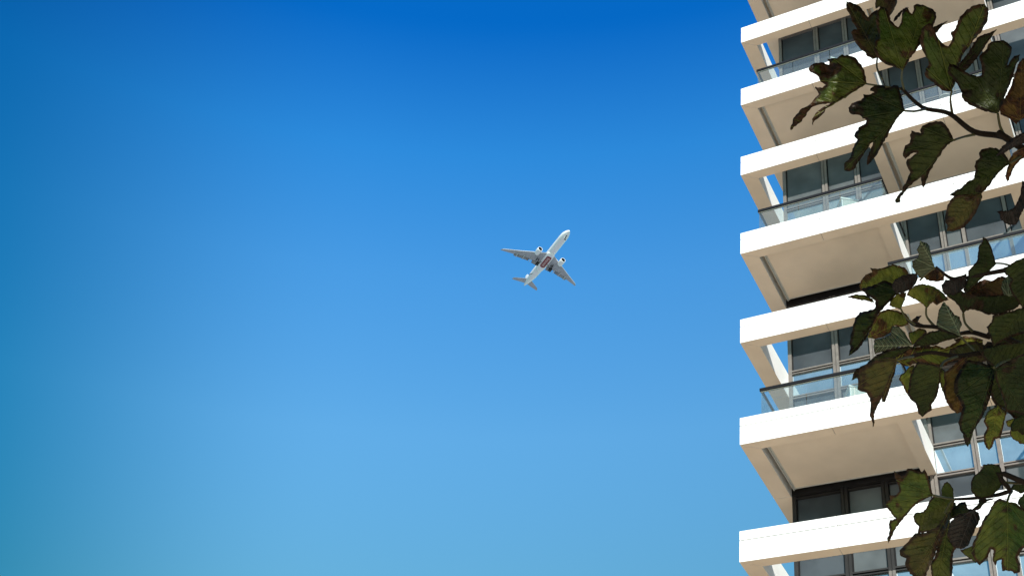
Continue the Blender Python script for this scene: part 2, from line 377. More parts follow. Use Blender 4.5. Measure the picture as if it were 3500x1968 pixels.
for sy in (1, -1):
    sec = [(0,10.5,-5.3,-2.0,.13),(3,8.4,-5.3,-1.9,.13),(10,3.7,-6.2,-1.05,.11),(20,-3.2,-8.9,.15,.10),(30,-9.7,-12.3,1.3,.09),(31.6,-10.9,-12.9,1.55,.08),(32.5,-12.4,-13.4,1.66,.06)]
    wing = lofted('wing', [airfoil(a, b, sy*y, z, t) for y, a, b, z, t in sec], 'jet_grey')
    def te(y):
        for (y0,a0,b0,z0,t0),(y1,a1,b1,z1,t1) in zip(sec, sec[1:]):
            if y <= y1: k = (y-y0)/(y1-y0); return b0+(b1-b0)*k, z0+(z1-z0)*k, a0+(a1-a0)*k
    for y0, y1, ch, dr in ((3.6, 8.6, 3.1, 1.1), (11.2, 22.5, 1.9, .65)):
        q = MB(); e0, e1 = te(y0), te(y1)
        ra = [Vector((e0[0]+.9, sy*y0, e0[1]-.25)), Vector((e0[0]+.9, sy*y0, e0[1]-.5)), Vector((e0[0]-ch*.62, sy*y0, e0[1]-dr-.12)), Vector((e0[0]-ch*.6, sy*y0, e0[1]-dr))]
        k = .8
        rb = [Vector((e1[0]+.7, sy*y1, e1[1]-.2)), Vector((e1[0]+.7, sy*y1, e1[1]-.4)), Vector((e1[0]-ch*k*.62, sy*y1, e1[1]-dr*k-.1)), Vector((e1[0]-ch*k*.6, sy*y1, e1[1]-dr*k))]
        q.loft([[q.bm.verts.new(v) for v in r_] for r_ in (ra, rb)], 'jet_flap'); q.build('flap', wing)
    q = MB()
    for y, z, a in ((3.2,-1.9,8.3), ):
        pass
    le = [[Vector((xl+.12, sy*y, z-.02)), Vector((xl-.42, sy*y, z-.36*(1-y/45))), Vector((xl-.42, sy*y, z+.40*(1-y/45)))] for y, xl, xt, z, t in sec[1:-1]]
    q.loft([[q.bm.verts.new(v) for v in r_] for r_ in le], 'jet_lead'); q.build('slat', wing)
    for y in (10.3, 15.5, 20.5):
        e = te(y); q = MB()
        q.tube([Vector((e[0]+3.2, sy*y, e[1]-.5)), Vector((e[0]+1.8, sy*y, e[1]-.85)), Vector((e[0]-.6, sy*y, e[1]-1.0)), Vector((e[0]-2.2, sy*y, e[1]-1.0))], [.12, .34, .32, .05], 'jet_fair', 8)
        q.build('flap_fairing', wing)
    # engine
    ex, ey, ez = 10.4, sy*9.8, -3.5
    prof = [(.0,1.62),(.12,1.78),(-.25,1.93),(-1.4,2.06),(-3.2,2.05),(-5.2,1.8),(-6.1,1.55)]
    q = MB(); rings = [[q.bm.verts.new(v) for v in ring((ex+a, ey, ez), r_, r_, 24)] for a, r_ in prof]
    q.loft(rings, 'jet_white', cap=False)
    inn = [[q.bm.verts.new(v) for v in ring((ex+a, ey, ez), r_, r_, 24)] for a, r_ in ((.0,1.60),(-.5,1.52),(-1.6,1.55))]
    q.loft(inn, 'black', cap=False)
    eng = q.build('engine', jet, recalc=False)
    q = MB(); q.tube([Vector((ex-1.55, ey, ez)), Vector((ex-1.6, ey, ez))], [1.55, 1.55], 'gear', 24); q.build('fan', eng)
    q = MB(); q.tube([Vector((ex-.6, ey, ez)), Vector((ex-1.0, ey, ez)), Vector((ex-1.54, ey, ez))], [.05, .3, .5], 'jet_lead', 12); q.build('spinner', eng)
    q = MB(); q.tube([Vector((ex-5.6, ey, ez)), Vector((ex-7.2, ey, ez)), Vector((ex-8.4, ey, ez))], [1.2, .8, .3], 'jet_flap', 16); q.build('exhaust_cone', eng)
    q = MB(); q.loft([[q.bm.verts.new(v) for v in r_] for r_ in ([Vector((ex-2, ey-.3, ez+1.6)), Vector((ex-2, ey+.3, ez+1.6)), Vector((ex-9, ey+.2, ez+1.5)), Vector((ex-9, ey-.2, ez+1.5))], [Vector((ex-5.5, ey-.3, ez+2.6)), Vector((ex-5.5, ey+.3, ez+2.6)), Vector((ex-11, ey+.2, ez+2.3)), Vector((ex-11, ey-.2, ez+2.3))])], 'jet_white'); q.build('pylon', eng)
    hs = [(0,-26.5,-33.2,1.55,.09),(1.2,-27.3,-33.4,1.6,.09),(9.9,-33.3,-36.0,2.35,.08),(10.75,-34.6,-36.3,2.42,.06)]
    lofted('tailplane', [airfoil(a, b, sy*y, z, t) for y, a, b, z, t in hs], 'jet_grey')
    # main gear
    q = MB(); gx, gy = -1.6, sy*5.4
    q.tube([Vector((gx+.6, gy, -2.2)), Vector((gx, gy, -6.4))], [.32, .24], 'gear', 10); q.tube([Vector((gx-1.6, gy, -6.35)), Vector((gx+1.6, gy, -6.55))], [.2, .2], 'gear', 8)
    q.tube([Vector((gx+.3, sy*2.4, -3.2)), Vector((gx, gy, -5.0))], [.2, .18], 'gear', 8)
    mg = q.build('main_landing_gear', jet)
    for dx in (-1.5, 0, 1.5):
        for dy in (-.72, .72):
            q = MB(); c_ = Vector((gx+dx, gy+dy, -6.45)); q.tube([c_-Vector((0,.26,0)), c_+Vector((0,.26,0))], [.66, .66], 'tyre', 16); q.build('wheel', mg)
    q = MB(); q.box(gx-1.6, gx+1.8, gy+sy*1.35-.06, gy+sy*1.35+.06, -3.6, -1.9, 'gear'); q.build('gear_door', mg)
q = MB()
q.tube([Vector((30.6, 0, -2.6)), Vector((31.2, 0, -5.4))], [.2, .15], 'jet_white', 8); ng = q.build('nose_landing_gear', jet)
for dy in (-.38, .38):
    q = MB(); c_ = Vector((31.25, dy, -5.5)); q.tube([c_-Vector((0,.18,0)), c_+Vector((0,.18,0))], [.54, .54], 'tyre', 16); q.build('wheel', ng)
q = MB()
for s_ in (-1, 1): q.box(29.8, 32.6, s_*.62-.04, s_*.62+.04, -4.0, -2.55, 'jet_white')
q.box(29.6, 32.8, -.6, .6, -2.93, -2.86, 'gear')
q.build('gear_door', ng)
fs = [(1.0,-23.5,-34.5,.09),(3.2,-26.3,-34.9,.09),(5.0,-27.6,-35.3,.085),(12.2,-33.8,-37.2,.08),(13.0,-35.2,-37.4,.05)]
def fin_ring(z, a, b, t): return [Vector((v.x, v.z-0, z)) for v in airfoil(a, b, 0, 0, t)]
fin = lofted('tail_fin', [fin_ring(*f_) for f_ in fs], 'jet_white')
q = MB()
def fus_at(x):
    for (x1, r1, z1), (x0, r0, z0) in zip(st, st[1:]):
        if x0 <= x <= x1: k = (x-x0)/(x1-x0); return r0+(r1-r0)*k, z0+(z1-z0)*k
for key, off, wd in (('jet_red', 0, 1.15), ('jet_green', -2.1, .5)):
    for s_ in (-1, 1):
        rows = []
        for i in range(15):
            t = i/14; x = -16.3-10.5*t+off*t; ph = R(-58+112*t); w = wd*min(1, .15+t*1.6)
            row = []
            for dx in (w*.5, -w*.5):
                r_, z_ = fus_at(x+dx); row.append(q.bm.verts.new((x+dx, s_*(r_+.03)*math.cos(ph), z_+(r_+.03)*math.sin(ph))))
            rows.append(row)
        for r0_, r1_ in zip(rows, rows[1:]):
            fc = q.bm.faces.new((r0_[0], r0_[1], r1_[1], r1_[0])); fc.material_index = q.mi(key)
q.build('flag_stripe', fus, recalc=False)
# attitude: orthographic fit of the aircraft to the view
ia = Vector((2.0235, 3.9279, .6779)); ib = Vector((2.7744, -1.6410, 3.2788))
ja = ia.normalized(); jb = (ib-ja*ib.dot(ja)).normalized(); jc = ja.cross(jb)
jm = Matrix([[RT[k]*ja[i]+UP[k]*jb[i]-FW[k]*jc[i] for i in range(3)] for k in range(3)]).to_4x4()
JD = FPX/4.534
jm.translation = at(1865.76, 886.53, JD)
jet.matrix_world = jm

# ------------------------------------------------------------------ fig tree close to the photographer
def leaf_mat(name, green, brown, yellow, edge=.05, brownamt=.5, gloss=.42, trans=.25, vw=1, vmix=.45, spec=.28):
    m = bpy.data.materials.new(name); m.use_nodes = True; n = m.node_tree; b = n.nodes['Principled BSDF']; L = n.links.new
    def N(k, **kw):
        x = n.nodes.new(k)
        for a, v in kw.items(): setattr(x, a, v)
        return x
    def math_(op, a, b_=None, clamp=False):
        x = N('ShaderNodeMath', operation=op, use_clamp=clamp)
        for i, q in enumerate((a, b_)):
            if q is None: continue
            if isinstance(q, (int, float)): x.inputs[i].default_value = q
            else: L(q, x.inputs[i])
        return x.outputs[0]
    def mixc(f, a, b_):
        x = N('ShaderNodeMix', data_type='RGBA')
        L(f, x.inputs[0])
        for i, q in ((6, a), (7, b_)):
            if isinstance(q, tuple): x.inputs[i].default_value = (*q, 1)
            else: L(q, x.inputs[i])
        return x.outputs[2]
    tc = N('ShaderNodeTexCoord'); uv = N('ShaderNodeUVMap', uv_map='leaf')
    at_e = N('ShaderNodeAttribute', attribute_name='edge')
    def noise_(sc, det=4, off=0):
        mp = N('ShaderNodeMapping'); mp.inputs['Location'].default_value = (off, off*.7, 0)
        L(tc.outputs['Object'], mp.inputs[0])
        x = N('ShaderNodeTexNoise'); x.inputs['Scale'].default_value = sc; x.inputs['Detail'].default_value = det
        L(mp.outputs[0], x.inputs['Vector']); return x.outputs['Fac']
    def mapr(v, a, b_, lo=0, hi=1):
        x = N('ShaderNodeMapRange', interpolation_type='SMOOTHSTEP'); L(v, x.inputs[0])
        for i, q in enumerate((a, b_, lo, hi)): x.inputs[i+1].default_value = q
        return x.outputs[0]
    big = noise_(9); mid = noise_(28, 5, 3.1); fine = noise_(90, 4, 5.3)
    c = mixc(mapr(big, .38, .62), green, yellow)
    c = mixc(mapr(mid, .45, .62, 0, .6), c, tuple(x*.45 for x in green))
    c = mixc(mapr(fine, .3, .8, 0, .35), c, tuple(x*.55 for x in green))
    # browning along the margin and in blotches
    em = math_('ADD', mapr(at_e.outputs['Fac'], 0, edge, .5, 0), math_('MULTIPLY', mid, .62))
    bm_ = mapr(em, .56, .74)
    bl = mapr(noise_(21, 6, 7.7), .645-.17*brownamt, .72-.17*brownamt)
    c = mixc(math_('MAXIMUM', bm_, bl), c, mixc(mapr(fine, .35, .65), brown, tuple(x*.3 for x in brown)))
    sp = N('ShaderNodeTexVoronoi'); sp.inputs['Scale'].default_value = 26; L(tc.outputs['Object'], sp.inputs['Vector'])
    spm = math_('MULTIPLY', mapr(sp.outputs['Distance'], .05, .13, 1, 0), mapr(mid, .5, .6))
    c = mixc(spm, c, (.012, .008, .006))
    # palmate veins
    sx = N('ShaderNodeSeparateXYZ'); L(uv.outputs[0], sx.inputs[0]); U, V = sx.outputs[0], sx.outputs[1]
    rr = math_('SQRT', math_('ADD', math_('MULTIPLY', U, U), math_('MULTIPLY', V, V)))
    best = None
    for ang in (0, .62, -.62, 1.2, -1.2):
        ca, sa = math.cos(ang), math.sin(ang)
        al = math_('ADD', math_('MULTIPLY', U, ca), math_('MULTIPLY', V, sa))
        ac = math_('ABSOLUTE', math_('SUBTRACT', math_('MULTIPLY', V, ca), math_('MULTIPLY', U, sa)))
        ac = math_('ADD', ac, math_('MULTIPLY', math_('LESS_THAN', al, 0), 9))
        # secondary veins running off the ray
        fr = math_('FRACT', math_('MULTIPLY', math_('SUBTRACT', al, math_('MULTIPLY', ac, .8)), 9))
        sec = math_('ADD', math_('MULTIPLY', math_('ABSOLUTE', math_('SUBTRACT', fr, .5)), .11), math_('MULTIPLY', mapr(ac, .0, .2), .006))
        d = math_('MINIMUM', ac, sec) if ang == 0 else ac
        best = d if best is None else math_('MINIMUM', best, d)
    vein = mapr(best, .003*vw, .011*vw, 1, 0)
    c = mixc(math_('MULTIPLY', vein, vmix), c, tuple(x*1.9+.02 for x in yellow))
    L(c, b.inputs['Base Color']); b.inputs['Roughness'].default_value = gloss; b.inputs['Specular IOR Level'].default_value = spec
    bp = N('ShaderNodeBump'); bp.inputs['Strength'].default_value = 1; bp.inputs['Distance'].default_value = .007
    L(math_('ADD', math_('MULTIPLY', vein, -.8), math_('ADD', mid, fine)), bp.inputs['Height']); L(bp.outputs[0], b.inputs['Normal'])
    tr = N('ShaderNodeBsdfTranslucent'); L(c, tr.inputs[0]); mx = N('ShaderNodeMixShader'); mx.inputs[0].default_value = trans
    L(b.outputs[0], mx.inputs[1]); L(tr.outputs[0], mx.inputs[2]); L(mx.outputs[0], n.nodes['Material Output'].inputs[0])
    return m
M['g'] = leaf_mat('leaf_green', (.056, .105, .016), (.064, .028, .011), (.125, .145, .022), .09, .36)
M['d'] = leaf_mat('leaf_dark_green', (.022, .038, .010), (.034, .018, .009), (.045, .060, .012), .09, .33, spec=.2)
M['y'] = leaf_mat('leaf_yellow_green', (.15, .20, .026), (.13, .06, .018), (.30, .31, .045), .10, .36)
M['b'] = leaf_mat('leaf_browned', (.044, .060, .012), (.062, .030, .013), (.095, .085, .018), .14, .72)
M['o'] = leaf_mat('leaf_dry_orange', (.12, .07, .016), (.10, .036, .012), (.19, .115, .025), .12, .9)
M['p'] = leaf_mat('leaf_curled_purple', (.020, .016, .016), (.026, .013, .012), (.036, .028, .026), .08, .7, vw=2, vmix=.5)
M['s'] = leaf_mat('leaf_glossy', (.036, .06, .02), (.05, .028, .014), (.14, .17, .10), .06, .3, gloss=.22, vw=2.6, vmix=.75, spec=.5)  # veins widened and paled so their colour stands in for silvery sheen

REG = {1: (2500, 0), 2: (2500, 500), 3: (2500, 950), 4: (2500, 1406)}
SC = 1000/2576
def pxy(reg, x, y): return REG[reg][0]+x*SC, REG[reg][1]+y*SC
def inside(px_, py_, poly):
    r_ = False; j = len(poly)-1
    for i in range(len(poly)):
        xi, yi = poly[i]; xj, yj = poly[j]
        if (yi > py_) != (yj > py_) and px_ < (xj-xi)*(py_-yi)/(yj-yi)+xi: r_ = not r_
        j = i
    return r_
def segd(p, a, b):
    ax, ay = a; bx, by = b; dx, dy = bx-ax, by-ay; l2 = dx*dx+dy*dy or 1e-9
    t = max(0, min(1, ((p[0]-ax)*dx+(p[1]-ay)*dy)/l2)); return math.hypot(p[0]-ax-t*dx, p[1]-ay-t*dy)
tree_at = None
def leaf_from_outline(reg, d0, key, pts, parent, tilt=.25, roll=.15, fold=.2, curl=.25, seed=0, label=None, tip=None):
    """One leaf: a lobed outline set on a folded, curled blade with its own size and distance, given a little thickness."""
    rg = random.Random(seed)
    P_ = [pxy(reg, *q) for q in pts]; base = P_[0]
    tp = pxy(reg, *tip) if tip else max(P_, key=lambda q: math.hypot(q[0]-base[0], q[1]-base[1]))
    Lp = math.hypot(tp[0]-base[0], tp[1]-base[1]); ax = ((tp[0]-base[0])/Lp, (tp[1]-base[1])/Lp)
    step = max(5.0, Lp/42)
    O = []
    for i, a in enumerate(P_):                       # resampled, finely toothed margin
        b = P_[(i+1) % len(P_)]; l = math.hypot(b[0]-a[0], b[1]-a[1]); k = max(1, int(l/step))
        nxn, nyn = (b[1]-a[1])/(l or 1), -(b[0]-a[0])/(l or 1)
        for j in range(k):
            t = j/k; jt = 0 if j == 0 else (rg.uniform(-.6, .6) + 1.1*noise.noise(Vector((a[0]/14+j*.9, a[1]/14, seed))))*step*.42
            O.append((a[0]+(b[0]-a[0])*t+nxn*jt, a[1]+(b[1]-a[1])*t+nyn*jt))
    xs = [q[0] for q in O]; ys = [q[1] for q in O]
    verts = list(O); n0 = len(O); gs = max(9.0, Lp/20)
    yy = min(ys); row = 0
    while yy < max(ys):
        xx = min(xs) + (gs/2 if row % 2 else 0)
        while xx < max(xs):
            q = (xx+rg.uniform(-.15, .15)*gs, yy+rg.uniform(-.15, .15)*gs)
            if inside(*q, O) and min(segd(q, O[i], O[(i+1) % n0]) for i in range(n0)) > gs*.45: verts.append(q)
            xx += gs
        yy += gs*.87; row += 1
    vc, ed, fc, *_ = delaunay_2d_cdt([Vector(q) for q in verts], [(i, (i+1) % n0) for i in range(n0)], [], 1, 1e-4)
    Lm = Lp*d0/FPX
    def depth(q):
        dx, dy = q[0]-base[0], q[1]-base[1]; t = (dx*ax[0]+dy*ax[1])/Lp; s = (dy*ax[0]-dx*ax[1])/Lp
        w = noise.noise(Vector((q[0]/60+seed*3.7, q[1]/60, seed)))*.055 + noise.noise(Vector((q[0]/24, q[1]/24+seed, 2.)))*.02
        return d0 + Lm*(tilt*(t-.4) + roll*s + fold*abs(s) + curl*(max(0, t-.25)**2)*.6 + w), t, s
    bm = bmesh.new(); uvl = bm.loops.layers.uv.new('leaf'); el = bm.verts.layers.float.new('edge')
    bv = []; tv = []
    for q in vc:
        dd, t, s = depth(q); v = bm.verts.new(at(q[0], q[1], dd)); bv.append(v); tv.append((t, s))
        v[el] = min(segd(q, O[i], O[(i+1) % n0]) for i in range(n0))/Lp
    bm.verts.index_update()
    for f in fc:
        cx = sum(vc[i][0] for i in f)/len(f); cy = sum(vc[i][1] for i in f)/len(f)
        if not inside(cx, cy, O): continue
        try: ff = bm.faces.new([bv[i] for i in f])
        except ValueError: continue
        ff.smooth = True
        for lp, i in zip(ff.loops, f): lp[uvl].uv = tv[i]
    bmesh.ops.delete(bm, geom=[v for v in bm.verts if not v.link_faces], context='VERTS')
    bmesh.ops.recalc_face_normals(bm, faces=bm.faces)
    if sum((f.normal.dot(FW)*f.calc_area() for f in bm.faces)) > 0: bmesh.ops.reverse_faces(bm, faces=bm.faces)
    # real blade thickness: a back sheet 0.5 mm behind the front one, joined round the margin
    org = at(base[0], base[1], d0)
    for v in bm.verts: v.co -= org
    bmesh.ops.solidify(bm, geom=bm.faces[:], thickness=.0006)
    me = bpy.data.meshes.new('leaf'); bm.to_mesh(me); bm.free(); me.materials.append(M[key])
    for p_ in me.polygons: p_.use_smooth = True
    o = link('leaf', me, parent); o.location = org - tree_at
    if label: o['label'] = label
    return o
tree_at = cs(1.74, -.95, 2.2); tree_at.z = 0
tree = empty('fig_tree', tree_at, 'leafy fig branches with browned lobed leaves hanging in front of the tower', 'tree')
def limb(name, chains, parent_t, n=9):
    q = MB()
    for pts, rads, key in chains:
        sp, sr = [], []                              # smoothed run of points
        for i in range(len(pts)-1):
            a, b = pts[max(0, i-1)], pts[i]; c, d = pts[i+1], pts[min(len(pts)-1, i+2)]
            for k in range(5):
                t = k/5
                sp.append(.5*((2*b)+(c-a)*t+(2*a-5*b+4*c-d)*t*t+(3*b-a-3*c+d)*t**3)); sr.append((rads[i]+(rads[i+1]-rads[i])*t)*(.62 if key == 'petiole' else min(.95, .62+12*max(0, rads[i]-.009))))
        sp.append(pts[-1]); sr.append(rads[-1]*(.62 if key == 'petiole' else .95))
        q.tube([v-tree_at for v in sp], sr, key, n)
    o = q.build(name, tree)
    return o
def R_(reg, d, *pts): return [at(*pxy(reg, x, y), d if not isinstance(d, (list, tuple)) else d[i]) for i, (x, y) in enumerate(pts)]
joinA = cs(1.55, -.10, 2.35); joinB = cs(1.6, -.42, 2.3); joinC = cs(1.6, -.7, 2.25)
trunk_top = cs(1.72, -.95, 2.2)

# --- branches with their twigs and leaf stalks
upper = limb('branch', [
    (R_(1, [2.52, 2.5, 2.48, 2.45, 2.42, 2.40], (1495, 775), (1680, 945), (1915, 1000), (2135, 1160), (2390, 1205), (2600, 1330)) + [joinA, cs(1.70, -.62, 2.25)], [.0055, .0065, .0075, .009, .010, .011, .016, .022], 'bark'),
    (R_(1, [2.46, 2.49, 2.52], (1505, 616), (1498, 700), (1525, 800)), [.003, .0035, .004], 'petiole'),
    (R_(1, [2.56, 2.54, 2.52], (1190, 740), (1260, 752), (1500, 785)), [.003, .0032, .0045], 'petiole'),
    (R_(1, [2.58, 2.56, 2.53], (1285, 506), (1282, 600), (1330, 700)), [.0028, .003, .003], 'petiole'),
    (R_(1, [2.42, 2.45, 2.5], (1530, 977), (1620, 980), (1720, 958)), [.0035, .0035, .0045], 'petiole'),
    (R_(1, [2.44, 2.46, 2.48], (1940, 803), (1928, 880), (1945, 1010)), [.003, .003, .005], 'petiole'),
    (R_(1, [2.38, 2.42, 2.45], (1960, 1235), (2040, 1208), (2140, 1185)), [.0036, .0036, .005], 'petiole'),
    (R_(1, [2.40, 2.41, 2.42], (2345, 1000), (2365, 1110), (2410, 1210)), [.0038, .004, .006], 'petiole'),
    (R_(1, [2.36, 2.38, 2.4], (2455, 1435), (2540, 1380), (2620, 1340)), [.0035, .004, .005], 'petiole')], tree_at)
middle = limb('branch', [
    (R_(3, [2.52, 2.50, 2.48, 2.46, 2.44], (1545, 365), (1630, 418), (1800, 432), (1900, 465), (2010, 500)), [.004, .006, .0065, .006, .006], 'bark'),
    (R_(3, [2.48, 2.46, 2.44, 2.42], (2010, 490), (2120, 478), (2270, 520), (2600, 610)) + [joinB], [.006, .0075, .008, .009, .016], 'bark'),
    (R_(3, [2.40, 2.40, 2.40, 2.40, 2.40], (1580, 692), (1760, 655), (1990, 690), (2220, 660), (2600, 690)) + [joinB, cs(1.70, -.8, 2.2)], [.006, .006, .0075, .008, .009, .017, .022], 'bark'),
    (R_(3, [2.44, 2.43, 2.42, 2.4, 2.4], (1800, -100), (1930, 0), (2060, 0), (2260, -40), (2600, -100)), [.003, .0055, .006, .007, .009], 'bark'),
    (R_(3, [2.44, 2.42, 2.4], (2330, -130), (2420, -120), (2600, -60)), [.003, .003, .004], 'petiole'),
    (R_(3, [2.46, 2.48, 2.50], (1715, 265), (1720, 340), (1790, 428)), [.0032, .0032, .005], 'petiole'),
    (R_(3, [2.5, 2.5, 2.5], (1490, 268), (1540, 350), (1640, 425)), [.003, .003, .004], 'petiole'),
    (R_(3, [2.42, 2.44, 2.46], (2040, 312), (2060, 400), (2130, 475)), [.0036, .0036, .005], 'petiole'),
    (R_(3, [2.42, 2.42, 2.40], (2020, 520), (2080, 580), (2150, 640)), [.003, .003, .004], 'petiole'),
    (R_(3, [2.3, 2.34, 2.38], (1455, 720), (1530, 700), (1600, 690)), [.003, .003, .004], 'petiole'),
    (R_(3, [2.3, 2.34, 2.38], (1840, 790), (1880, 730), (1990, 690)), [.0034, .0034, .004], 'petiole'),
    (R_(3, [2.28, 2.32, 2.38], (2310, 790), (2400, 735), (2550, 700)), [.0034, .0034, .004], 'petiole'),
    (R_(3, [2.36, 2.38, 2.4], (1790, -90), (1720, -40), (1660, 20)), [.0035, .0034, .003], 'petiole')], tree_at)
lower = limb('branch', [
    (R_(4, [2.42, 2.40, 2.38, 2.36, 2.36], (1960, 770), (2130, 762), (2330, 735), (2450, 700), (2620, 640)) + [joinC, cs(1.72, -.9, 2.2)], [.004, .005, .006, .007, .009, .016, .022], 'bark'),
    (R_(4, [2.36, 2.37, 2.38], (2400, 622), (2500, 628), (2640, 630)), [.004, .0042, .005], 'petiole'),
    (R_(4, [2.36, 2.4, 2.42], (1775, 735), (1870, 755), (1970, 770)), [.0035, .0035, .004], 'petiole'),
    (R_(4, [2.34, 2.36, 2.38], (2430, 790), (2445, 740), (2470, 700)), [.0035, .0035, .004], 'petiole'),
    (R_(4, [2.42, 2.42, 2.42], (1950, 775), (1900, 850), (1880, 900)), [.0036, .0036, .0036], 'petiole')], tree_at)
q = MB(); tt = cs(1.73, -.95, 2.2)-tree_at
q.tube([Vector((0, 0, -.2)), Vector((.02, 0, .05)), Vector((.05, .02, 1.0)), Vector((.02, 0, 1.9)), tt, tt+(cs(1.70, -.62, 2.25)-cs(1.73, -.95, 2.2))*1.1], [.16, .12, .085, .07, .055, .03], 'bark', 14)
q.tube([tt, tt+UP*1.0+RT*.2-FW*.1, tt+UP*2.0-RT*.2-FW*.25, tt+UP*2.7-RT*.5-FW*.3], [.045, .035, .022, .012], 'bark', 10)
q.build('trunk', tree)

